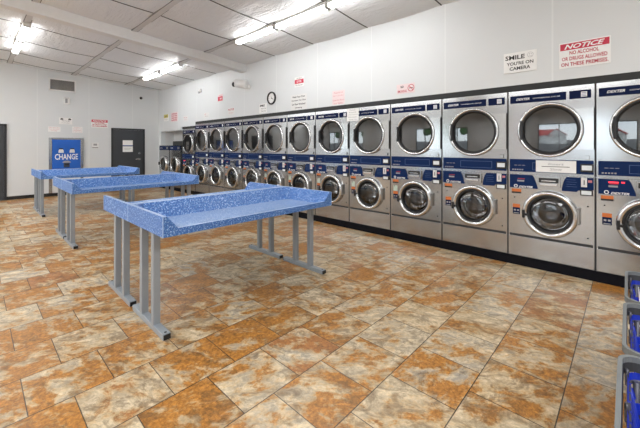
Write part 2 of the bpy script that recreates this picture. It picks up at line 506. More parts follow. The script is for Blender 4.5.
def make_dryer():
    t = empty('tumble_dryer', (0, 0, 0))
    cy, cz = yy(.393), 1.568
    m = MB()
    m.plate_hole(yy(.008), yy(.792), 1.243, 2.03, cy, cz, .262, 0)
    m.box(.001, .9, yy(.008), yy(.02), 1.09, 2.03).box(.001, .9, yy(.78), yy(.792), 1.09, 2.03)
    m.box(.001, .9, yy(.008), yy(.792), 2.015, 2.03).box(.7, .9, yy(.02), yy(.78), 1.09, 2.015)
    m.box(0, .04, yy(.008), yy(.792), 1.067, 1.243)
    m.build('cabinet', 'steel', t)
    b = MB(); b.box(.012, .03, yy(.0), yy(.008), 1.07, 2.03); b.build('gap_filler', 'seam_dark', t)
    MB().box(.012, .03, yy(.792), yy(.8), 1.07, 2.03).build('gap_filler', 'seam_dark', t)
    MB().lathe([(.262, 0), (.255, .03), (.29, .06), (.29, .6), (.12, .62), (0, .6)], (0, cy, cz), 'x', 40).build('drum', 'drum', t)
    h = MB().box(-.008, 0, yy(.242), yy(.773), 1.89, 1.975).build('header_strip', 'navy', t)
    letters('DEXTER', .05, 'text_white', h, (-.009, yy(.645), 1.932), width=.135, height=.026, bold=.0012, shear=.35)
    letters('COMMERCIAL DRYER', .03, 'text_white', h, (-.009, yy(.42), 1.932), width=.25, height=.012, shear=.3)
    h = MB().box(-.008, 0, yy(.035), yy(.214), 1.89, 1.975).build('badge_strip', 'navy', t)
    b = MB().box(-.0085, -.008, yy(.066), yy(.116), 1.905, 1.958)
    b.build('badge', 'text_white', h)
    logo = MB(); 
    for k in range(3): logo.box(-.0092, -.0086, yy(.071), yy(.111), 1.912+k*.016, 1.917+k*.016)
    logo.build('badge_mark', 'navy_light', h)
    # door
    d = MB()
    d.lathe([(.302, 0), (.303, -.03), (.297, -.042), (.288, -.047), (.279, -.044), (.272, -.036)], (0, cy, cz), 'x', 64)
    d = d.build('door', 'chrome', t)
    MB().lathe([(.2725, -.037), (.268, -.041), (.258, -.038), (.246, -.02), (.240, -.002)], (0, cy, cz), 'x', 64).build('gasket', 'gasket', d)
    MB().lathe([(.2425, -.008), (.15, -.012), (0, -.014)], (0, cy, cz), 'x', 48).build('glass', 'dryer_glass', d)
    b = MB(); hp = rrect(yy(.012), yy(.175), 1.352, 1.782, .012)
    pts = [p for p in hp if (p[0]-cy)**2+(p[1]-cz)**2 > .304**2]
    # keep the plate clear of the ring: trim along the circle
    arc = []
    pts = [(yy(.012), 1.352), (yy(.175), 1.352)]
    for k in range(13):
        z = 1.352+(1.782-1.352)*k/12
        yl = cy-math.sqrt(max(0, .306**2-(z-cz)**2))
        pts.append((min(yy(.175), yl), z))
    pts += [(yy(.175), 1.782), (yy(.012), 1.782)]
    q = []
    for p in pts:
        if not q or (abs(p[0]-q[-1][0])+abs(p[1]-q[-1][1])) > 1e-5: q.append(p)
    b.prism(q, 'x', -.03, 0)
    b.build('hinge_plate', 'steel_bright', d)
    b = MB(); b.box(-.03, -.001, yy(.0085), yy(.0118), 1.352, 1.782)
    b.build('hinge_shadow', 'seam_dark', d)  # dark strip standing in for the thin shadow beside the plate
    b = MB(); b.box(-.064, -.032, yy(.632), yy(.664), 1.46, 1.68, .008)
    b.box(-.05, -.012, yy(.64), yy(.66), 1.48, 1.52).box(-.05, -.012, yy(.64), yy(.66), 1.62, 1.66)
    b.build('handle', 'black', d)
    # middle control panel
    p = MB().box(-.012, 0, yy(.014), yy(.778), 1.094, 1.238, .002).build('control_panel', 'navy_panel', t)
    b = MB()
    z0, z1, a0, a1 = 1.118, 1.205, .17, .55
    b.box(-.0135, -.012, yy(a0), yy(a1), z1-.006, z1).box(-.0135, -.012, yy(a0), yy(a1), z0, z0+.006)
    b.box(-.0135, -.012, yy(a0), yy(a0)+.006, z0, z1).box(-.0135, -.012, yy(a1)-.006, yy(a1), z0, z1)
    b.build('panel_border', 'navy_light', p)
    b = MB()
    for k in range(5): b.box(-.0135, -.012, yy(.64+.024*k), yy(.655+.024*k), 1.11, 1.124)
    for k in range(3): b.box(-.0135, -.012, yy(.62+.04*k), yy(.65+.04*k), 1.165, 1.17)
    b.build('lettering', 'text_grey', p)
    MB().box(-.03, -.012, yy(.014), yy(.12), 1.118, 1.202, .003).build('coin_box', 'black', p)
    MB().box(-.032, -.0295, yy(.026), yy(.108), 1.137, 1.187).build('display', 'screen', p)
    MB().box(-.02, 0, yy(.045), yy(.085), 1.245, 1.29, .003).build('coin_slot', 'steel', p)
    return t

def make_washer():
    t = empty('washing_machine', (0, 0, 0))
    cy, cz = yy(.390), .638
    m = MB()
    m.plate_hole(yy(.008), yy(.792), .366, 1.064, cy, cz, .205, 0)
    m.box(.001, .9, yy(.008), yy(.02), .11, 1.064).box(.001, .9, yy(.78), yy(.792), .11, 1.064)
    m.box(.001, .9, yy(.008), yy(.792), 1.05, 1.064).box(.7, .9, yy(.02), yy(.78), .11, 1.05)
    m.build('cabinet', 'steel', t)
    b = MB(); b.box(.012, .03, yy(.0), yy(.008), .11, 1.064); MB().box(.012, .03, yy(.792), yy(.8), .11, 1.064).build('gap_filler', 'seam_dark', t)
    MB().box(.008, .03, yy(.008), yy(.792), .33, .37).build('kick_gap', 'seam_dark', t)
    b.build('gap_filler', 'seam_dark', t)
    MB().box(0, .03, yy(.008), yy(.792), .112, .338, .002).build('kick_panel', 'steel', t)
    MB().lathe([(.205, 0), (.19, .06), (.235, .1), (.235, .5), (.1, .52), (0, .5)], (0, cy, cz), 'x', 40).build('drum', 'drum', t)
    # navy panel either side of the steel soap-box swoop
    L = [(yy(.778), .905), (yy(.778), 1.058), (yy(.552), 1.058), (yy(.535), 1.03), (yy(.515), .97), (yy(.503), .93), (yy(.50), .905)]
    R = [(yy(.014), .935), (yy(.014), 1.058), (yy(.235), 1.058), (yy(.255), 1.03), (yy(.272), .97), (yy(.278), .935), (yy(.278), .905), (yy(.15), .905), (yy(.14), .92)]
    p = MB().prism(L, 'x', -.010, 0).build('control_panel', 'navy_panel', t)
    b = MB(); logo_ring(b, yy(.715), .926, .019, -.011); b.build('emblem', 'text_white', p)
    letters('DEXTER', .05, 'text_white', p, (-.011, yy(.615), .920), width=.135, height=.022, bold=.0012, shear=.35)
    MB().box(-.012, -.010, yy(.625), yy(.695), 1.006, 1.017).build('digit_display', 'led_dim', p)
    MB().box(-.012, -.010, yy(.63), yy(.70), .978, .996).build('start_label', 'text_grey', p)
    p = MB().prism(R, 'x', -.010, 0).build('control_panel', 'navy_panel', t)
    b = MB(); 
    for k in range(4): b.box(-.0115, -.010, yy(.15+.01*(k % 2)), yy(.24), .955+.024*k, .959+.024*k)
    b.build('instruction_lines', 'navy_light', p)
    MB().box(-.03, -.010, yy(.066), yy(.114), .962, 1.058, .003).build('coin_slot', 'fixture_white', p)
    b = MB(); b.box(-.032, -.029, yy(.085), yy(.092), .985, 1.035); b.build('coin_slit', 'black', p)
    MB().box(-.013, -.010, yy(.026), yy(.058), 1.01, 1.035).build('price_tag', 'text_pink', p)
    MB().box(-.024, 0, yy(.02), yy(.122), .874, .934, .003).build('display_frame', 'black', p)
    MB().box(-.026, -.0235, yy(.03), yy(.112), .884, .924).build('display', 'screen', p)
    s = MB().prism(rrect(yy(.292), yy(.498), .925, 1.05, .012), 'x', -.03, 0).build('soap_dispenser', 'steel', t)
    MB().box(-.032, -.0295, yy(.305), yy(.485), .985, 1.035).build('recess', 'black', s)
    b = MB().box(-.045, -.03, yy(.318), yy(.472), .950, .978, .004).box(-.038, -.032, yy(.33), yy(.46), 1.0, 1.01)
    b.build('pull', 'chrome', s)
    # door
    d = MB().lathe([(.256, 0), (.257, -.03), (.25, -.05), (.236, -.062), (.222, -.06), (.21, -.05), (.203, -.035)], (0, cy, cz), 'x', 64).build('door', 'chrome', t)
    MB().lathe([(.2035, -.036), (.198, -.044), (.188, -.04), (.182, -.02), (.178, -.002)], (0, cy, cz), 'x', 48).build('gasket', 'gasket', d)
    MB().lathe([(.1805, -.02), (.165, -.034), (.13, -.045), (.08, -.052), (0, -.055)], (0, cy, cz), 'x', 48).build('glass', 'washer_glass', d)
    MB().lathe([(.178, 0), (.16, .03), (.14, .10), (.11, .13), (0, .14)], (0, cy, cz), 'x', 48).build('door_bowl', 'washer_glass', d)
    MB().box(-.045, 0, yy(.122), yy(.15), .56, .74, .005).build('hinge', 'steel_dark', d)
    b = MB().box(-.085, -.03, yy(.612), yy(.640), .575, .665, .006).box(-.075, -.055, yy(.59), yy(.62), .60, .625)
    b.build('handle', 'black', d)
    s = MB().box(-.0025, 0, yy(.662), yy(.758), .838, .890).build('sticker', 'orange', t)
    MB().box(-.003, -.0025, yy(.662), yy(.758), .838, .857).build('sticker_band', 'black', s)
    s = MB().box(-.0025, 0, yy(.675), yy(.748), .595, .672).build('sticker', 'navy', t)
    MB().box(-.003, 0, yy(.675), yy(.748), .672, .712).build('sticker_band', 'orange', s)
    b = MB().box(-.003, -.0025, yy(.684), yy(.704), .632, .65).box(-.003, -.0025, yy(.716), yy(.736), .632, .65)
    b.box(-.003, -.0025, yy(.684), yy(.738), .603, .611); b.build('sticker_mark', 'text_grey', s)
    for a, z in ((.06, .76), (.06, .43), (.73, .79)): MB().cyl((0, yy(a), z), (-.005, yy(a), z), .007, 10).build('bolt', 'seam_dark', t)
    return t

ORD = ['first', 'second', 'third', 'fourth', 'fifth', 'sixth', 'seventh', 'eighth', 'ninth', 'tenth', 'eleventh', 'twelfth']
Y0 = -.557
dry, wash = make_dryer(), make_washer()
D_EXTRA = {0: 'at the near end of the row, cut off by the photo edge', 1: 'under the two big wall signs, white reflection painted on its control panel plate',
           3: 'below the no smoking sign, fourth from the near end', 4: 'fifth from the near end, paper notice at its top left',
           11: 'last of the twelve tall ones, farthest from the camera'}
W_EXTRA = {0: 'at the near end of the row, cut off by the photo edge', 11: 'last of the twelve under tall dryers, farthest from the camera'}
drys, washs = [], []
for k in range(12):
    d = dry if k == 0 else copy_tree(dry)
    w = wash if k == 0 else copy_tree(wash)
    for o in (d, w): o.location = (XW, Y0+k*MW+.4, 0)
    tag(d, 'stainless tumble dryer ' + D_EXTRA.get(k, '%s from the near end of the stacked row' % ORD[k]), 'dryer', 'stacked stainless dryers')
    tag(w, 'stainless front-load washer ' + W_EXTRA.get(k, 'under the %s dryer from the near end' % ORD[k]), 'washing machine', 'front-load washers under the dryers')
    drys.append(d); washs.append(w)
    if 3 <= k <= 7:
        s = MB().box(-.003, 0, yy(.68), yy(.745), .72, .80).build('sticker', 'pale_green', w)  # flat pale green patch between the two stickers
MB().box(-.012, -.010, yy(.625), yy(.70), 1.02, 1.034).box(-.012, -.010, yy(.58), yy(.605), 1.022, 1.036).build('lit_digits', 'led_red', washs[0])
# cover plate on the second machine's panel, its white reflection painted on
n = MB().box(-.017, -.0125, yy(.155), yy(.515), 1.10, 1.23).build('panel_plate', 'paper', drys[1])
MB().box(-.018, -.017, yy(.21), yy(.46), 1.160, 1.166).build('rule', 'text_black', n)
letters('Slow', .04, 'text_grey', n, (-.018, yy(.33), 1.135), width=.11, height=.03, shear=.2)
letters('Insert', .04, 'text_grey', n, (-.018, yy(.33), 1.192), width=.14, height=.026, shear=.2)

# the shorter stacked pair beyond the row
d, w = copy_tree(dry), copy_tree(wash)
for o in (d, w):
    o.location = (XW, 9.47, 0); o.scale = (1, 1.035, .945)
tag(d, 'shorter stainless dryer stepping down at the far end of the row', 'dryer', 'stacked stainless dryers')
tag(w, 'shorter washer under the stepped-down dryer at the far end', 'washing machine', 'front-load washers under the dryers')
struct(MB().box(XW-.004, XW+.9, 9.04, 11.69, 0, .104).build('baseboard_right', 'plinth_black'))

def make_single():
    t = empty('front_load_washer', (0, 0, 0))
    cz = .82; m = MB()
    m.plate_hole(-.41, .41, .11, 1.26, 0, cz, .2, 0)
    m.box(0, .85, -.41, -.39, .11, 1.43).box(0, .85, .39, .41, .11, 1.43).box(0, .85, -.41, .41, 1.415, 1.43).box(.7, .85, -.39, .39, .11, 1.415)
    m.box(0, .03, -.41, .41, 1.26, 1.43)
    m.build('cabinet', 'steel', t)
    p = MB().box(-.01, 0, -.38, .38, 1.28, 1.41).build('control_panel', 'navy_panel', t)
    letters('DEXTER', .05, 'text_white', p, (-.011, .22, 1.345), width=.2, height=.03, bold=.001, shear=.35)
    MB().box(-.014, -.01, -.34, -.2, 1.31, 1.38).build('display', 'steel_dark', p)
    MB().lathe([(.2, 0), (.19, .06), (.25, .1), (.25, .5), (0, .5)], (0, 0, cz), 'x', 32).build('drum', 'drum', t)
    d = MB().lathe([(.265, 0), (.266, -.03), (.25, -.055), (.225, -.055), (.205, -.035)], (0, 0, cz), 'x', 48).build('door', 'chrome', t)
    MB().lathe([(.206, -.036), (.195, -.042), (.18, -.004)], (0, 0, cz), 'x', 40).build('gasket', 'gasket', d)
    MB().lathe([(.184, -.02), (.13, -.04), (0, -.05)], (0, 0, cz), 'x', 40).build('glass', 'washer_glass', d)
    MB().box(-.09, -.03, .24, .275, .78, .88, .006).build('handle', 'black', d)
    return t
s1 = make_single(); s1.location = (XW, 10.42, 0)
s2 = copy_tree(s1); s2.location = (XW, 11.27, 0)
tag(s1, 'low single front-load washer with a dark box behind its top, beside the shorter stack', 'washing machine', 'low washers under the wall niche')
tag(s2, 'low single front-load washer in the far corner beside the slate door', 'washing machine', 'low washers under the wall niche')
b = MB().box(.1, .42, -.41, .41, 1.43, 1.565, .006).build('dispenser_box', 'valance', s1)

# ------------------------------------------------------------------ folding tables
TX0, TW, TD = .90, 1.76, .745
def make_table():
    t = empty('folding_table', (0, 0, 0))        # origin: left front corner on the floor
    XS = [0, .028, .105, TW-.105, TW-.028, TW]
    YS = [0, .022, .045, .60, .705, TD-.001]
    base = {0: .80, .022: .80, .045: .772, .60: .766, .705: .893, TD-.001: .893}
    end = {0: .893, .028: .893, .105: 0, TW-.105: 0, TW-.028: .893, TW: .893}
    m = MB(); G = []
    for x in XS: G.append([m.bm.verts.new((x, y, max(base[y], end[x]))) for y in YS])
    nx, ny = len(XS), len(YS)
    for i in range(nx-1):
        for j in range(ny-1):
            a, b, c, d = G[i][j], G[i+1][j], G[i+1][j+1], G[i][j+1]
            top = all(v.co.z > .89 for v in (a, b, c, d))
            flat = all(v.co.z < .81 for v in (a, b, c, d))
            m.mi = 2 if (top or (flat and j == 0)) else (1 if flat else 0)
            # split along the valley so corners fold cleanly
            if abs(a.co.z-c.co.z) < abs(b.co.z-d.co.z): m.face((a, b, c)); m.face((a, c, d))
            else: m.face((a, b, d)); m.face((b, c, d))
    m.mi = 0; Z = .748
    B = [[None]*ny for _ in range(nx)]
    for i in range(nx):
        for j in range(ny):
            if i in (0, nx-1) or j in (0, ny-1): B[i][j] = m.bm.verts.new((XS[i], YS[j], Z))
    for i in range(nx-1):
        m.face((G[i][0], B[i][0], B[i+1][0], G[i+1][0])); m.face((G[i][-1], G[i+1][-1], B[i+1][-1], B[i][-1]))
    for j in range(ny-1):
        m.face((G[0][j], G[0][j+1], B[0][j+1], B[0][j])); m.face((G[-1][j], B[-1][j], B[-1][j+1], G[-1][j+1]))
    per = [B[i][0] for i in range(nx)] + [B[-1][j] for j in range(1, ny)] + [B[i][-1] for i in range(nx-2, -1, -1)] + [B[0][j] for j in range(ny-2, 0, -1)]
    m.face(per[::-1])
    top = m.build('tabletop', ['table_blue', 'table_blue_sheen', 'table_edge'], t)
    e = MB()
    for x in (.0, TW): e.box(x-.0025, x+.0025, -.0025, .004, Z, .893); 
    for x in (.0, TW): e.box(x-.0025, x+.0025, TD-.006, TD-.001, Z, .893)
    e.build('edge_trim', 'table_edge', top)
    for x in (.05, TW-.05):
        f = MB().box(x-.028, x+.028, .06, TD-.035, .0, .045, .006).build('foot', 'leg_grey', t)
        MB().box(x-.024, x+.024, .052, .062, .006, .04).build('foot_cap', 'black', f)
        MB().box(x-.024, x+.024, TD-.036, TD-.028, .006, .04).build('foot_cap', 'black', f)
        MB().cyl((x, .085, .03), (x, .085, .047), .009, 10).build('bolt', 'black', f)
        for y in (.27, .515):
            MB().box(x-.026, x+.026, y-.026, y+.026, .04, Z, .004).build('leg', 'leg_grey', t)
    return t
tb = make_table(); first = True
for k, y in enumerate((2.34, 5.37, 8.30)):
    pos = ['closest to the camera', 'in the middle of the room', 'farthest away by the change machine'][k]
    for half in (0, 1):
        o = tb if first else copy_tree(tb); first = False
        if half == 0: o.location = (TX0, y, 0)
        else: o.location = (TX0+TW, y+2*TD, 0); o.rotation_euler = (0, 0, PI)
        tag(o, ('blue speckled folding table, %s half of the back-to-back pair ' % ['near', 'far'][half]) + pos, 'table', 'back-to-back blue folding tables')

# ------------------------------------------------------------------ laundry carts at the right edge
def rr_loop(x0, x1, y0, y1, z, r, n=5): return [(p[0], p[1], z) for p in rrect(x0, x1, y0, y1, r, n)]
def make_cart():
    t = empty('laundry_cart', (0, 0, 0))      # x 0..L, y 0..-W
    Lx, Wy = .555, -.46
    b = MB()
    out = rrect(0, Lx, Wy, 0, .06, 6); inn = rrect(.013, Lx-.013, Wy+.013, -.013, .05, 6); n = len(out)
    lev = []
    for pts, z in ((inn, .572), (out, .572), (out, .60), (inn, .60)):
        lev.append([b.bm.verts.new((p[0], p[1], z)) for p in pts])
    for q in range(4):
        A, B = lev[q], lev[(q+1) % 4]
        for k in range(n): b.face((A[k], A[(k+1) % n], B[(k+1) % n], B[k]))
    b.build('rim', 'cart_grey', t)
    b = MB(); A = rrect(.013, Lx-.013, Wy+.013, -.013, .05, 6)
    P0 = [b.bm.verts.new((p[0], p[1], .58)) for p in A]; P1 = [b.bm.verts.new((.5*Lx+(p[0]-.5*Lx)*.97, .5*Wy+(p[1]-.5*Wy)*.985, .55)) for p in A]
    for k in range(len(A)): b.face((P0[k], P0[(k+1) % len(A)], P1[(k+1) % len(A)], P1[k]))
    b.build('gap_shade_band', 'seam_dark', t)  # dark band painted for the shaded open gap under the rim
    # blue slatted basket hanging below the rim
    b = MB(); tp = rrect(.026, Lx-.026, Wy+.026, -.026, .04, 4); bt = rrect(.08, Lx-.08, Wy+.08, -.08, .04, 4)
    def wallp(p, q, s): return (p[0]+(q[0]-p[0])*s, p[1]+(q[1]-p[1])*s, .552-.27*s)
    n = len(tp)
    def band(s0, s1):
        A = [b.bm.verts.new(wallp(tp[k], bt[k], s0)) for k in range(n)]; B = [b.bm.verts.new(wallp(tp[k], bt[k], s1)) for k in range(n)]
        for k in range(n): b.face((A[k], A[(k+1) % n], B[(k+1) % n], B[k]))
        return B
    for k in range(6): last = band(k*.17, k*.17+.125)
    b.face(last)
    # vertical ribs
    for i in range(8):
        for (ya, yb) in ((-.03, -.08), (Wy+.03, Wy+.08)):
            xa = .08+i*(Lx-.16)/7; xb = .11+i*(Lx-.22)/7
            b.cyl((xa, ya, .53), (xb, yb, .28), .006, 6)
    for i in range(6):
        for (xa, xb) in ((.035, .08), (Lx-.035, Lx-.08)):
            ya = -.08+i*(Wy+.16)/5; b.cyl((xa, ya, .53), (xb, ya*.92-.02, .28), .006, 6)
    b.build('basket', 'cart_blue', t)
    b = MB()
    for (x, y) in ((.06, -.025), (Lx-.06, -.025), (.06, Wy+.025), (Lx-.06, Wy+.025), (.025, Wy/2), (Lx-.025, Wy/2), (Lx/2, -.025)):
        b.cyl((x, y, .51), (x, y, .57), .006, 6)
    b.tube(rr_loop(.03, Lx-.03, Wy+.03, -.03, .525, .04), .006, 6, True)
    b.build('wire_hanger', 'cart_wire', t)
    b = MB(); c = [(.05, -.05), (Lx-.05, -.05), (Lx-.05, Wy+.05), (.05, Wy+.05)]
    for (x, y) in c: b.cyl((x, y, .11), (x, y, .53), .010, 8)
    b.tube([(x, y, .14) for x, y in c], .010, 8, True)
    b.build('frame', 'cart_wire', t)
    for (x, y) in c:
        w = MB().cyl((x, y-.012, .045), (x, y+.012, .045), .045, 18).build('caster', 'cart_grey', t)
        MB().box(x-.012, x+.012, y-.02, y+.02, .05, .115).build('fork', 'cart_wire', w)
    s = MB().prism([(.10, .552), (Lx-.12, .543), (Lx-.12, .520), (.10, .535)], 'y', -.062, -.058).build('strap', 'paper', t)
    b = MB()
    for k in range(6): b.box(.13+k*.05, .15+k*.05, -.0625, -.0575, .524, .544)
    b.build('strap_print', 'text_red', s)
    return t
cart = make_cart()
for k, x in enumerate((2.29, 1.715, 1.14)):
    o = cart if k == 0 else copy_tree(cart)
    o.location = (x, (.014, .018, .028)[k], 0)
    tag(o, ['blue basket cart with grey rim, closest to the machines at right edge', 'middle one of three blue basket carts with grey rims',
            'blue basket cart with grey rim in the bottom right corner'][k], 'laundry cart', 'blue laundry carts at the right edge')

# ------------------------------------------------------------------ fluorescent fixtures
def make_fixture():
    t = empty('ceiling_light', (0, 0, 0))
    L = 1.10
    MB().box(-.055, .055, -L/2, L/2, -.048, 0, .004).build('housing', 'fixture_white', t)
    for s in (-1, 1):
        MB().cyl((s*.031, -L/2+.02, -.068), (s*.031, L/2-.02, -.068), .02, 12).build('tube', 'tube_light', t)
    for s in (-1, 1):
        MB().box(-.055, .055, s*(L/2-.01)-.012, s*(L/2-.01)+.012, -.10, -.05, .004).build('end_cap', 'fixture_white', t)
    return t
fx = make_fixture(); first = True
rows = [(3.38, [4.735, 3.58, 2.45], 'in the near right row', ['far', 'middle', 'near']), (3.38, [9.52, 8.28], 'beyond the beam on the right', ['far', 'near']),
        (.65, [9.45, 8.22], 'beyond the beam on the left', ['far', 'near'])]
for x, yl, where, wd in rows:
    for y, q in zip(yl, wd):
        o = fx if first else copy_tree(fx); first = False
        o.location = (x, y, zc(x)-.014)
        o.rotation_euler = (0, math.atan(SL), 0)
        tag(o, '%s twin-tube fluorescent strip light %s' % (q, where), 'ceiling light', 'fluorescent strip lights')

# ------------------------------------------------------------------ wall signs
def sign(face, c, w, h, label, mat='paper', name='wall_sign', cat='sign', thick=.008, group=None):
    """c: centre on the wall; returns the board (its local frame is the wall's own axes)"""
    if face is RIGHT: o = MB().box(-thick, 0, -w/2, w/2, -h/2, h/2).build(name, mat)
    else: o = MB().box(-w/2, w/2, -thick, 0, -h/2, h/2).build(name, mat)
    o.location = c; o['th'] = thick
    return tag(o, label, cat, group)
def wline(o, face, body, u, v, width, height, mat='text_black', **kw):
    th = o['th']+.0015
    loc = (-th, -u, v) if face is RIGHT else (u, -th, v)
    return letters(body, .1, mat, o, loc, face, width=width, height=height, **kw)
def wbar(o, face, u0, u1, v0, v1, mat, name='band', dt=.001):
    th = o['th']
    if face is RIGHT: return MB().box(-th-dt, -th, -u1, -u0, v0, v1).build(name, mat, o)
    return MB().box(u0, u1, -th-dt, -th, v0, v1).build(name, mat, o)

R_, F_ = RIGHT, FAR
# NOTICE
o = sign(R_, (XW, .335, 2.36), .42, .275, 'white and red sign headed NOTICE about alcohol, right end of wall')
hb = wbar(o, R_, -.20, .20, .055, .125, 'sign_red', 'header_band')
wline(o, R_, 'NOTICE', 0, .09, .33, .05, 'text_white', bold=.003, shear=.35)
for t_, v, w in (('NO ALCOHOL', .022, .24), ('OR DRUGS ALLOWED', -.038, .37), ('ON THESE PREMISES.', -.098, .385)):
    wline(o, R_, t_, 0, v, w, .040, 'text_red', bold=.002)
# SMILE
o = sign(R_, (XW, .917, 2.37), .335, .235, 'white sign reading SMILE YOU\'RE ON CAMERA with smiley face, next to NOTICE sign', thick=.014)
wline(o, R_, 'SMILE', -.05, .06, .20, .052, 'text_black', bold=.0025)
wline(o, R_, "YOU'RE ON", 0, -.012, .27, .040, 'text_black', bold=.002)
wline(o, R_, 'CAMERA', 0, -.07, .21, .040, 'text_black', bold=.002)
b = MB(); th = .0155
b.lathe([(.030, -th), (.027, -th-.0005)], (0, -.105, .065), 'x', 24)
for s in (-1, 1): b.box(-th-.0005, -th, -.105+s*.009-.003, -.105+s*.009+.003, .068, .078)
b.tube([(-th, -.105+.016*math.cos(a), .063+.014*math.sin(a)) for a in [PI*1.15+PI*.7*k/6 for k in range(7)]], .0015, 4)
b.build('smiley_face', 'text_grey', o)
# NO SMOKING
o = sign(R_, (XW, 2.386, 2.24), .29, .14, 'small pink-white NO SMOKING sign with crossed cigarette symbol', mat='paper_pink')
wline(o, R_, 'NO', -.055, .03, .05, .036, 'text_black', bold=.004)
wline(o, R_, 'SMOKING', -.055, -.035, .15, .036, 'text_red', bold=.002)
b = MB(); th = .0095
b.lathe([(.052, -th), (.043, -th-.0005)], (0, -.088, .002), 'x', 28)
b.prism([(-.088+.035, .034), (-.088+.029, .040), (-.088-.035, -.028), (-.088-.029, -.034)], 'x', -th-.0006, -th)
b.build('prohibition_ring', 'text_red', o)
MB().box(-th-.0004, -th, -.088-.03, -.088+.03, -.004, .006).build('cigarette', 'text_black', o)
# notice on the machine
o = sign(R_, (XW-.009, 3.36, 1.92), .245, .215, 'white paper notice taped where the fifth and sixth dryers meet', name='paper_sign', cat='notice', thick=.003)
for k, w in enumerate((.12, .15, .20, .19, .17)): wline(o, R_, ['Please', 'Remove All', 'Clothes From Dryer', 'When Finished', 'Thank You'][k], 0, .08-.04*k, w, .02, 'text_grey')
# pale pink
o = sign(R_, (XW, 3.68, 2.245), .28, .24, 'pale pink printed sheet over the sixth dryer', mat='paper_pink', name='paper_sign', cat='notice', thick=.003)
for k, w in enumerate((.20, .24, .26, .20)): wline(o, R_, ['Please do not', 'leave laundry', 'unattended. We are', 'not liable'][k], 0, .085-.055*k-(.02 if k > 1 else 0), w, .028, 'text_pink')
# four black lines
o = sign(R_, (XW, 4.70, 2.26), .46, .30, 'four lines of black lettering on white, right of the clock', mat='sheet', name='lettered_sign', cat='notice', thick=.003)
for k, (t_, w) in enumerate((('Wash Your Own', .36), ('Clothes, No Dye', .40), ('Or Rust Washed', .38), ('Clothing', .20))):
    wline(o, R_, t_, 0, .105-.072*k, w, .036, 'text_black', bold=.002)
o = sign(R_, (XW, 4.675, 2.655), .26, .19, 'small sign with a red middle band above the four black lines', name='wall_sign')
wline(o, R_, 'DO NOT', 0, .068, .14, .03, 'text_black')
wbar(o, R_, -.125, .125, -.035, .045, 'sign_red', 'red_band'); wline(o, R_, 'DYE', 0, .005, .13, .045, 'paper_pink', bold=.003)
wline(o, R_, 'IN WASHER', 0, -.066, .2, .03, 'text_black')
o = sign(R_, (XW, 5.835, 2.23), .27, .20, 'small white sign reading Smile You\'re On Camera, below left of the clock')
wline(o, R_, 'SMILE', -.03, .06, .17, .045, 'text_black', bold=.005)
wline(o, R_, "You're On", .015, -.005, .19, .03, 'text_black'); wline(o, R_, 'Camera', .015, -.06, .16, .03, 'text_black')
o = sign(R_, (XW, 7.14, 2.26), .30, .17, 'small pink-lettered sheet left of the wall camera over the row', mat='sheet', name='paper_sign', cat='notice', thick=.003)
wline(o, R_, 'NOTICE', 0, .045, .26, .045, 'text_red', bold=.002); wline(o, R_, 'No Dyes', 0, -.04, .18, .035, 'text_pink')
o = sign(R_, (XW, 7.65, 2.645), .25, .18, 'little red square sign high on the wall left of the camera', mat='paper_pink')
wbar(o, R_, -.115, .115, -.075, .035, 'sign_red', 'red_band'); wline(o, R_, 'STOP', 0, .06, .14, .03, 'text_red'); wline(o, R_, 'NO', .03, -.02, .09, .05, 'text_white', bold=.003)
o = sign(R_, (XW, 8.39, 2.255), .28, .13, 'tiny white sheet with grey writing above the twelfth and last tall dryer', mat='sheet', name='paper_sign', cat='notice', thick=.003)
wline(o, R_, 'NO', -.06, .02, .08, .04, 'text_pink'); wline(o, R_, 'Smoking', .01, -.035, .18, .03, 'text_grey')
o = sign(R_, (XW, 9.66, 2.235), .30, .17, 'faint pink sheet above the shorter stack', mat='sheet', name='paper_sign', cat='notice', thick=.003)
wline(o, R_, 'Please', .0, .03, .2, .035, 'text_pink'); wline(o, R_, 'Clean Up', 0, -.04, .16, .03, 'text_pink')
o = sign(R_, (XW, 10.46, 2.33), .50, .29, 'white sign with red lettering above the low washers', mat='paper_pink')
for k in range(4): wline(o, R_, ['WARNING', 'DO NOT OPEN', 'DOORS WHILE', 'RUNNING'][k], 0, .10-.066*k, .40, .044, 'text_red', bold=.003)
o = sign(R_, (XW, 11.1, 2.34), .34, .22, 'small yellow and white sign nearest the far corner', mat='paper')
wbar(o, R_, -.17, .17, .0, .11, 'yellow', 'yellow_band'); wline(o, R_, 'CAUTION', 0, .05, .2, .05, 'text_black', bold=.003)
wline(o, R_, 'Wet Floor', 0, -.05, .22, .04, 'text_grey')

# clock
t = empty('wall_clock', (XW, 5.53, 2.42))
tag(t, 'round black-rimmed wall clock with white dial above the machines', 'clock')
MB().lathe([(.135, 0), (.137, -.03), (.128, -.04), (.112, -.03), (.108, -.015)], (0, 0, 0), 'x', 40).build('clock_rim', 'black', t)
f = MB().lathe([(.112, -.012), (0, -.012)], (0, 0, 0), 'x', 40).build('dial', 'white', t)
b = MB()
for k in range(12):
    a = PI/6*k; y, z = math.sin(a)*.092, math.cos(a)*.092; b.box(-.0135, -.0125, y-.005, y+.005, z-.008, z+.008)
b.build('hour_mark', 'text_grey', f)
MB().prism([(-.003, -.01), (.003, -.01), (.028, .05), (.022, .053)], 'x', -.015, -.0138).build('hour_hand', 'text_black', t)
MB().prism([(-.002, .01), (.004, -.008), (-.06, -.035), (-.064, -.031)], 'x', -.017, -.0158).build('minute_hand', 'text_black', t)

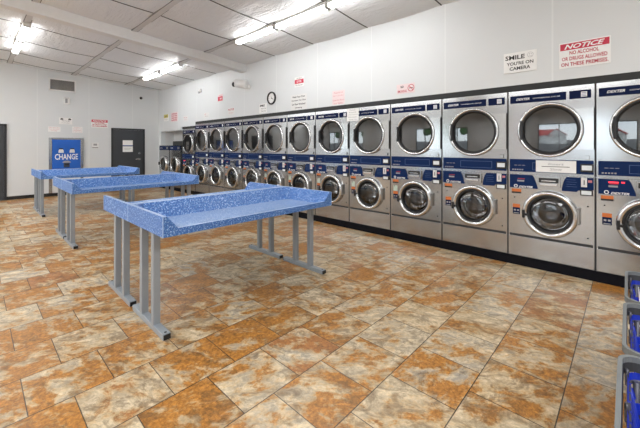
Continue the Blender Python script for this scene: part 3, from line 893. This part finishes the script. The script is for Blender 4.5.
# bullet camera
t = empty('wall_mounted_camera', (XW, 6.40, 2.79))
tag(t, 'white bullet security camera with black lens on the wall below the beam', 'security camera')
b = MB().lathe([(.0, 0), (.055, 0), (.055, -.02), (.03, -.03), (0, -.03)], (0, -.02, -.02), 'x', 20); b.tube([(-.02, -.02, -.02), (-.08, .0, -.03), (-.12, .06, -.01)], .018, 10)
b.build('bracket', 'white', t)
dv = Vector((-.35, .92, .12)).normalized(); p0 = Vector((-.10, -.06, .0))
MB().cyl(p0, p0+dv*.30, .078, 20, .06).build('camera_body', 'white', t)
b = MB(); q0 = p0+Vector((0, 0, .06)); b.tube([q0-dv*.02, q0+dv*.31], .058, 10); b.build('sun_shield', 'fixture_white', t)
MB().cyl(p0+dv*.29, p0+dv*.36, .058, 20).build('lens', 'black', t)
# small sensor
t = MB().box(-.06, 0, -.05, .05, -.03, .07, .015).build('motion_detector', 'white'); t.location = (XW, 8.70, 2.93)
tag(t, 'tiny white motion sensor on the long wall left of the beam', 'sensor')
MB().lathe([(.03, 0), (.026, -.03), (0, -.045)], (-.05, 0, -.03), 'x', 14).build('lens', 'text_grey', t)

# ------------------------------------------------------------------ far wall things
t = empty('air_vent', (1.75, YF, 3.137))
tag(t, 'white framed air vent with dark louvres high on the far wall', 'vent')
b = MB(); w, h = .31, .175
b.box(-w, w, -.02, 0, h-.035, h).box(-w, w, -.02, 0, -h, -h+.035).box(-w, -w+.035, -.02, 0, -h, h).box(w-.035, w, -.02, 0, -h, h)
b.build('frame', 'white', t)
MB().box(-w+.03, w-.03, -.006, 0, -h+.03, h-.03).build('backing', 'vent_dark', t)
b = MB()
for k in range(22): x = -w+.05+k*.0248; b.box(x-.006, x+.006, -.016, -.004, -h+.035, h-.035)
b.build('louvre', 'vent_slat', t)
t = empty('wall_mounted_light', (1.835, YF, 2.705))
tag(t, 'small white emergency light box below the vent', 'emergency light')
MB().box(-.075, .075, -.07, 0, -.10, .10, .012).build('case', 'white', t)
MB().cyl((-.03, -.07, .085), (-.03, -.10, .075), .026, 14).cyl((.035, -.07, .085), (.035, -.10, .075), .026, 14).build('lamp_head', 'fixture_white', t)
b = MB().box(-.035, .02, -.072, -.07, -.07, .06); b.build('test_label', 'text_grey', t)

o = sign(F_, (1.82, YF, 2.124), .30, .185, 'small white sign with two dark camera drawings above the change machine', name='wall_sign')
for s in (-1, 1):
    b = MB().prism([(s*.09-.035, .035), (s*.09+.03, .03), (s*.09+.04, .055), (s*.09+.01, .08), (s*.09-.02, .075)], 'y', -.0095, -.008)
    b.build('camera_drawing', 'text_black', o)
wline(o, F_, 'SMILE YOU ARE', 0, .0, .18, .025, 'text_black'); wline(o, F_, 'ON CAMERA', 0, -.055, .2, .022, 'text_grey')
o = sign(F_, (1.566, YF, 1.88), .275, .145, 'white sheet with red writing above the left side of change machine', name='paper_sign', cat='notice', thick=.003)
for k, w in enumerate((.25, .22, .14)): wline(o, F_, ['This machine', 'accepts bills', 'only'][k], 0, .045-.045*k, w, .026, 'text_pink')
o = sign(F_, (2.095, YF, 1.883), .25, .18, 'white sheet with red writing above the right side of change machine', name='paper_sign', cat='notice', thick=.003)
for k, w in enumerate((.14, .22, .20, .22)): wline(o, F_, ['Notice', 'Change is for', 'customers', 'of store only'][k], 0, .065-.043*k, w, .024, 'text_pink')
o = sign(F_, (2.65, YF, 2.095), .44, .25, 'red and white NOTICE sign left of the slate door on far wall', name='wall_sign')
wbar(o, F_, -.21, .21, .035, .115, 'sign_red', 'header_band'); wline(o, F_, 'NOTICE', 0, .075, .36, .055, 'text_white', bold=.002, shear=.3)
for k, w in enumerate((.26, .38, .40)): wline(o, F_, ['NO ALCOHOL', 'OR DRUGS ALLOWED', 'ON THESE PREMISES.'][k], 0, .01-.047*k, w, .032, 'text_red', bold=.004)
t = MB().box(-.09, .09, -.035, 0, -.08, .08, .01).build('thermostat', 'white'); t.location = (2.53, YF, 1.43)
tag(t, 'white thermostat box on the far wall between change machine and door', 'thermostat')
MB().box(-.045, .045, -.037, -.0345, -.01, .05).build('display', 'text_grey', t)
MB().box(-.075, .075, -.037, -.034, -.076, -.06).build('lower_vent', 'vent_dark', t)
t = MB().lathe([(.035, 0), (.035, -.02), (.02, -.035), (0, -.04)], (0, 0, 0), 'y', 16).build('dome_camera', 'black'); t.location = (3.816, YF, 3.0)
tag(t, 'tiny black dome camera high above the slate door', 'camera')
MB().lathe([(.045, 0), (.045, -.006), (.034, -.008)], (0, 0, 0), 'y', 16).build('mount', 'seam_dark', t)
o = sign(F_, (3.415, YF-.023, 1.50), .29, .19, 'upper white paper sheet taped to the slate door', name='paper_sign', cat='notice', thick=.003)
wbar(o, F_, -.145, .145, -.095, -.065, 'paper_blue', 'blue_band')
o = sign(F_, (3.415, YF-.023, 1.31), .29, .18, 'lower cream paper sheet taped to the slate door', name='paper_sign', cat='notice', thick=.003)
wbar(o, F_, -.10, .10, .02, .028, 'text_grey', 'text_line'); wbar(o, F_, -.10, .06, -.02, -.012, 'text_grey', 'text_line')

# change machine
t = empty('change_machine', (1.836, YF-.004, 0))
tag(t, 'blue CHANGE machine in a tall steel surround against the far wall', 'change machine')
b = MB(); hw = .395
b.box(-hw, -.325, -.05, 0, .09, 1.645, .004).box(.325, hw, -.05, 0, .09, 1.645, .004).box(-.325, .325, -.05, 0, 1.59, 1.645, .004)
b.build('surround', 'steel', t)
MB().box(-.325, .325, -.035, 0, .09, .76).build('lower_panel', 'recess_white', t)
f = MB().box(-.325, .325, -.045, 0, .76, 1.59).build('face', 'change_blue', t)
letters('CHANGE', .2, 'text_white', f, (0, -.0465, 1.10), FAR, width=.53, height=.165, bold=.004)
for s in (-1, 1):
    a = MB().prism([(s*.127-.06, 1.215), (s*.127+.06, 1.215), (s*.127+.055, 1.285), (s*.127+.03, 1.33), (s*.127-.03, 1.33), (s*.127-.055, 1.285)], 'y', -.055, -.045).build('bill_acceptor', 'white', f)
    MB().box(s*.127-.045, s*.127+.045, -.065, -.05, 1.315, 1.345, .004).build('bill_slot', 'black', a)
    MB().box(s*.127-.035, s*.127+.035, -.057, -.0545, 1.255, 1.262).build('slot_line', 'text_grey', a)
a = MB().prism([(-.10, .93), (.10, .93), (.085, .96), (.04, .985), (-.04, .985), (-.085, .96)], 'y', -.052, -.045).build('cup_arch', 'text_grey', f)
MB().box(-.07, .07, -.06, -.045, .80, .925, .006).build('coin_cup', 'change_dark', f)
MB().box(-.05, .05, -.062, -.059, .86, .91).build('cup_opening', 'black', f)

# ------------------------------------------------------------------ outside the shop windows (seen mirrored in the dryer doors)
g = struct(MB().box(-60, XL-.2, -30, 45, -.2, -.1).build('ground', 'asphalt'))
t = empty('house', (-26, 4.2, -.1))
tag(t, 'white house with a red roof across the street, mirrored in a dryer door', 'house')
MB().box(-3, 0, -2.0, 5, 0, 1.9).prism([(-2.0, 1.9), (1.0, 1.9), (-.4, 3.1)], 'x', -3, .3).build('wall', 'house_white', t)
MB().prism([(.3, 1.8), (.3, 1.9), (-1.8, 3.15), (-1.8, 3.0)], 'y', .1, 5.4).prism([(-2.2, 1.8), (-2.2, 1.92), (-.4, 3.28), (-.4, 3.1)], 'x', -3, .45).build('roof', 'house_red', t)
for (x, y, h) in ((-30, 14, 6), (-22, 19, 5), (-27, 27, 7), (-33, -3, 6), (-34, 12, 5.5)):
    t = empty('tree', (x, y, -.1)); tag(t, 'leafy green tree outside the shop windows', 'tree', 'trees outside')
    MB().cyl((0, 0, 0), (0, 0, h*.5), .22, 10, .12).build('trunk', 'bark', t)
    b = MB()
    for k in range(9):
        c = (random.uniform(-1, 1)*h*.22, random.uniform(-1, 1)*h*.22, h*random.uniform(.4, .85)); r = h*random.uniform(.14, .22)
        res = bmesh.ops.create_icosphere(b.bm, subdivisions=3, radius=r, matrix=Matrix.Translation(c))
        for v in res['verts']: v.co += Vector((random.uniform(-1, 1), random.uniform(-1, 1), random.uniform(-1, 1)))*r*.12
    b.build('crown', 'leaf', t)

# ------------------------------------------------------------------ light
W = bpy.data.worlds.new('sky'); S.world = W; W.use_nodes = True
nt = W.node_tree; bg = nt.nodes['Background']
sky = nt.nodes.new('ShaderNodeTexSky'); sky.sky_type = 'HOSEK_WILKIE'; sky.turbidity = 3.5; sky.ground_albedo = .3
sky.sun_direction = Vector((.5, -.5, .7)).normalized()
nt.links.new(mix_(nt, .6, sky.outputs[0], (.9, .95, 1.0)), bg.inputs[0]); bg.inputs[1].default_value = 5.0
def area(name, loc, rot, sx, sy, power, col=(.97, .985, 1)):
    l = bpy.data.lights.new(name, 'AREA'); l.shape = 'RECTANGLE'; l.size = sx; l.size_y = sy; l.energy = power; l.color = col
    o = bpy.data.objects.new(name, l); COL.objects.link(o); o.location = loc; o.rotation_euler = rot
    return o
# unseen soft fill lamps, added to brighten the room
for x, y in ((-2.2, 1.5), (-2.2, 6.0), (-2.2, 10.0)):
    area('fill_lamp', (x, y, 3.4), (0, -.25, 0), 1.2, 3.5, 80)
area('fill_lamp', (.8, -1.6, 3.4), (.2, 0, 0), 3.5, 1.2, 85)

# ------------------------------------------------------------------ camera
cam = bpy.data.cameras.new('camera'); co = bpy.data.objects.new('camera', cam); COL.objects.link(co)
cam.sensor_width = 36; cam.lens = 326.868/640*36; cam.shift_y = -(214-146.996)/640
co.location = (0, 0, 1.379); co.rotation_euler = (PI/2, 0, -.815)
cam.clip_start = .05
S.camera = co
S.view_settings.view_transform = 'Standard'
S.view_settings.look = 'None'
S.view_settings.exposure = .52
S.cycles.use_denoising = True
S.cycles.max_bounces = 8
S.cycles.sample_clamp_indirect = 4
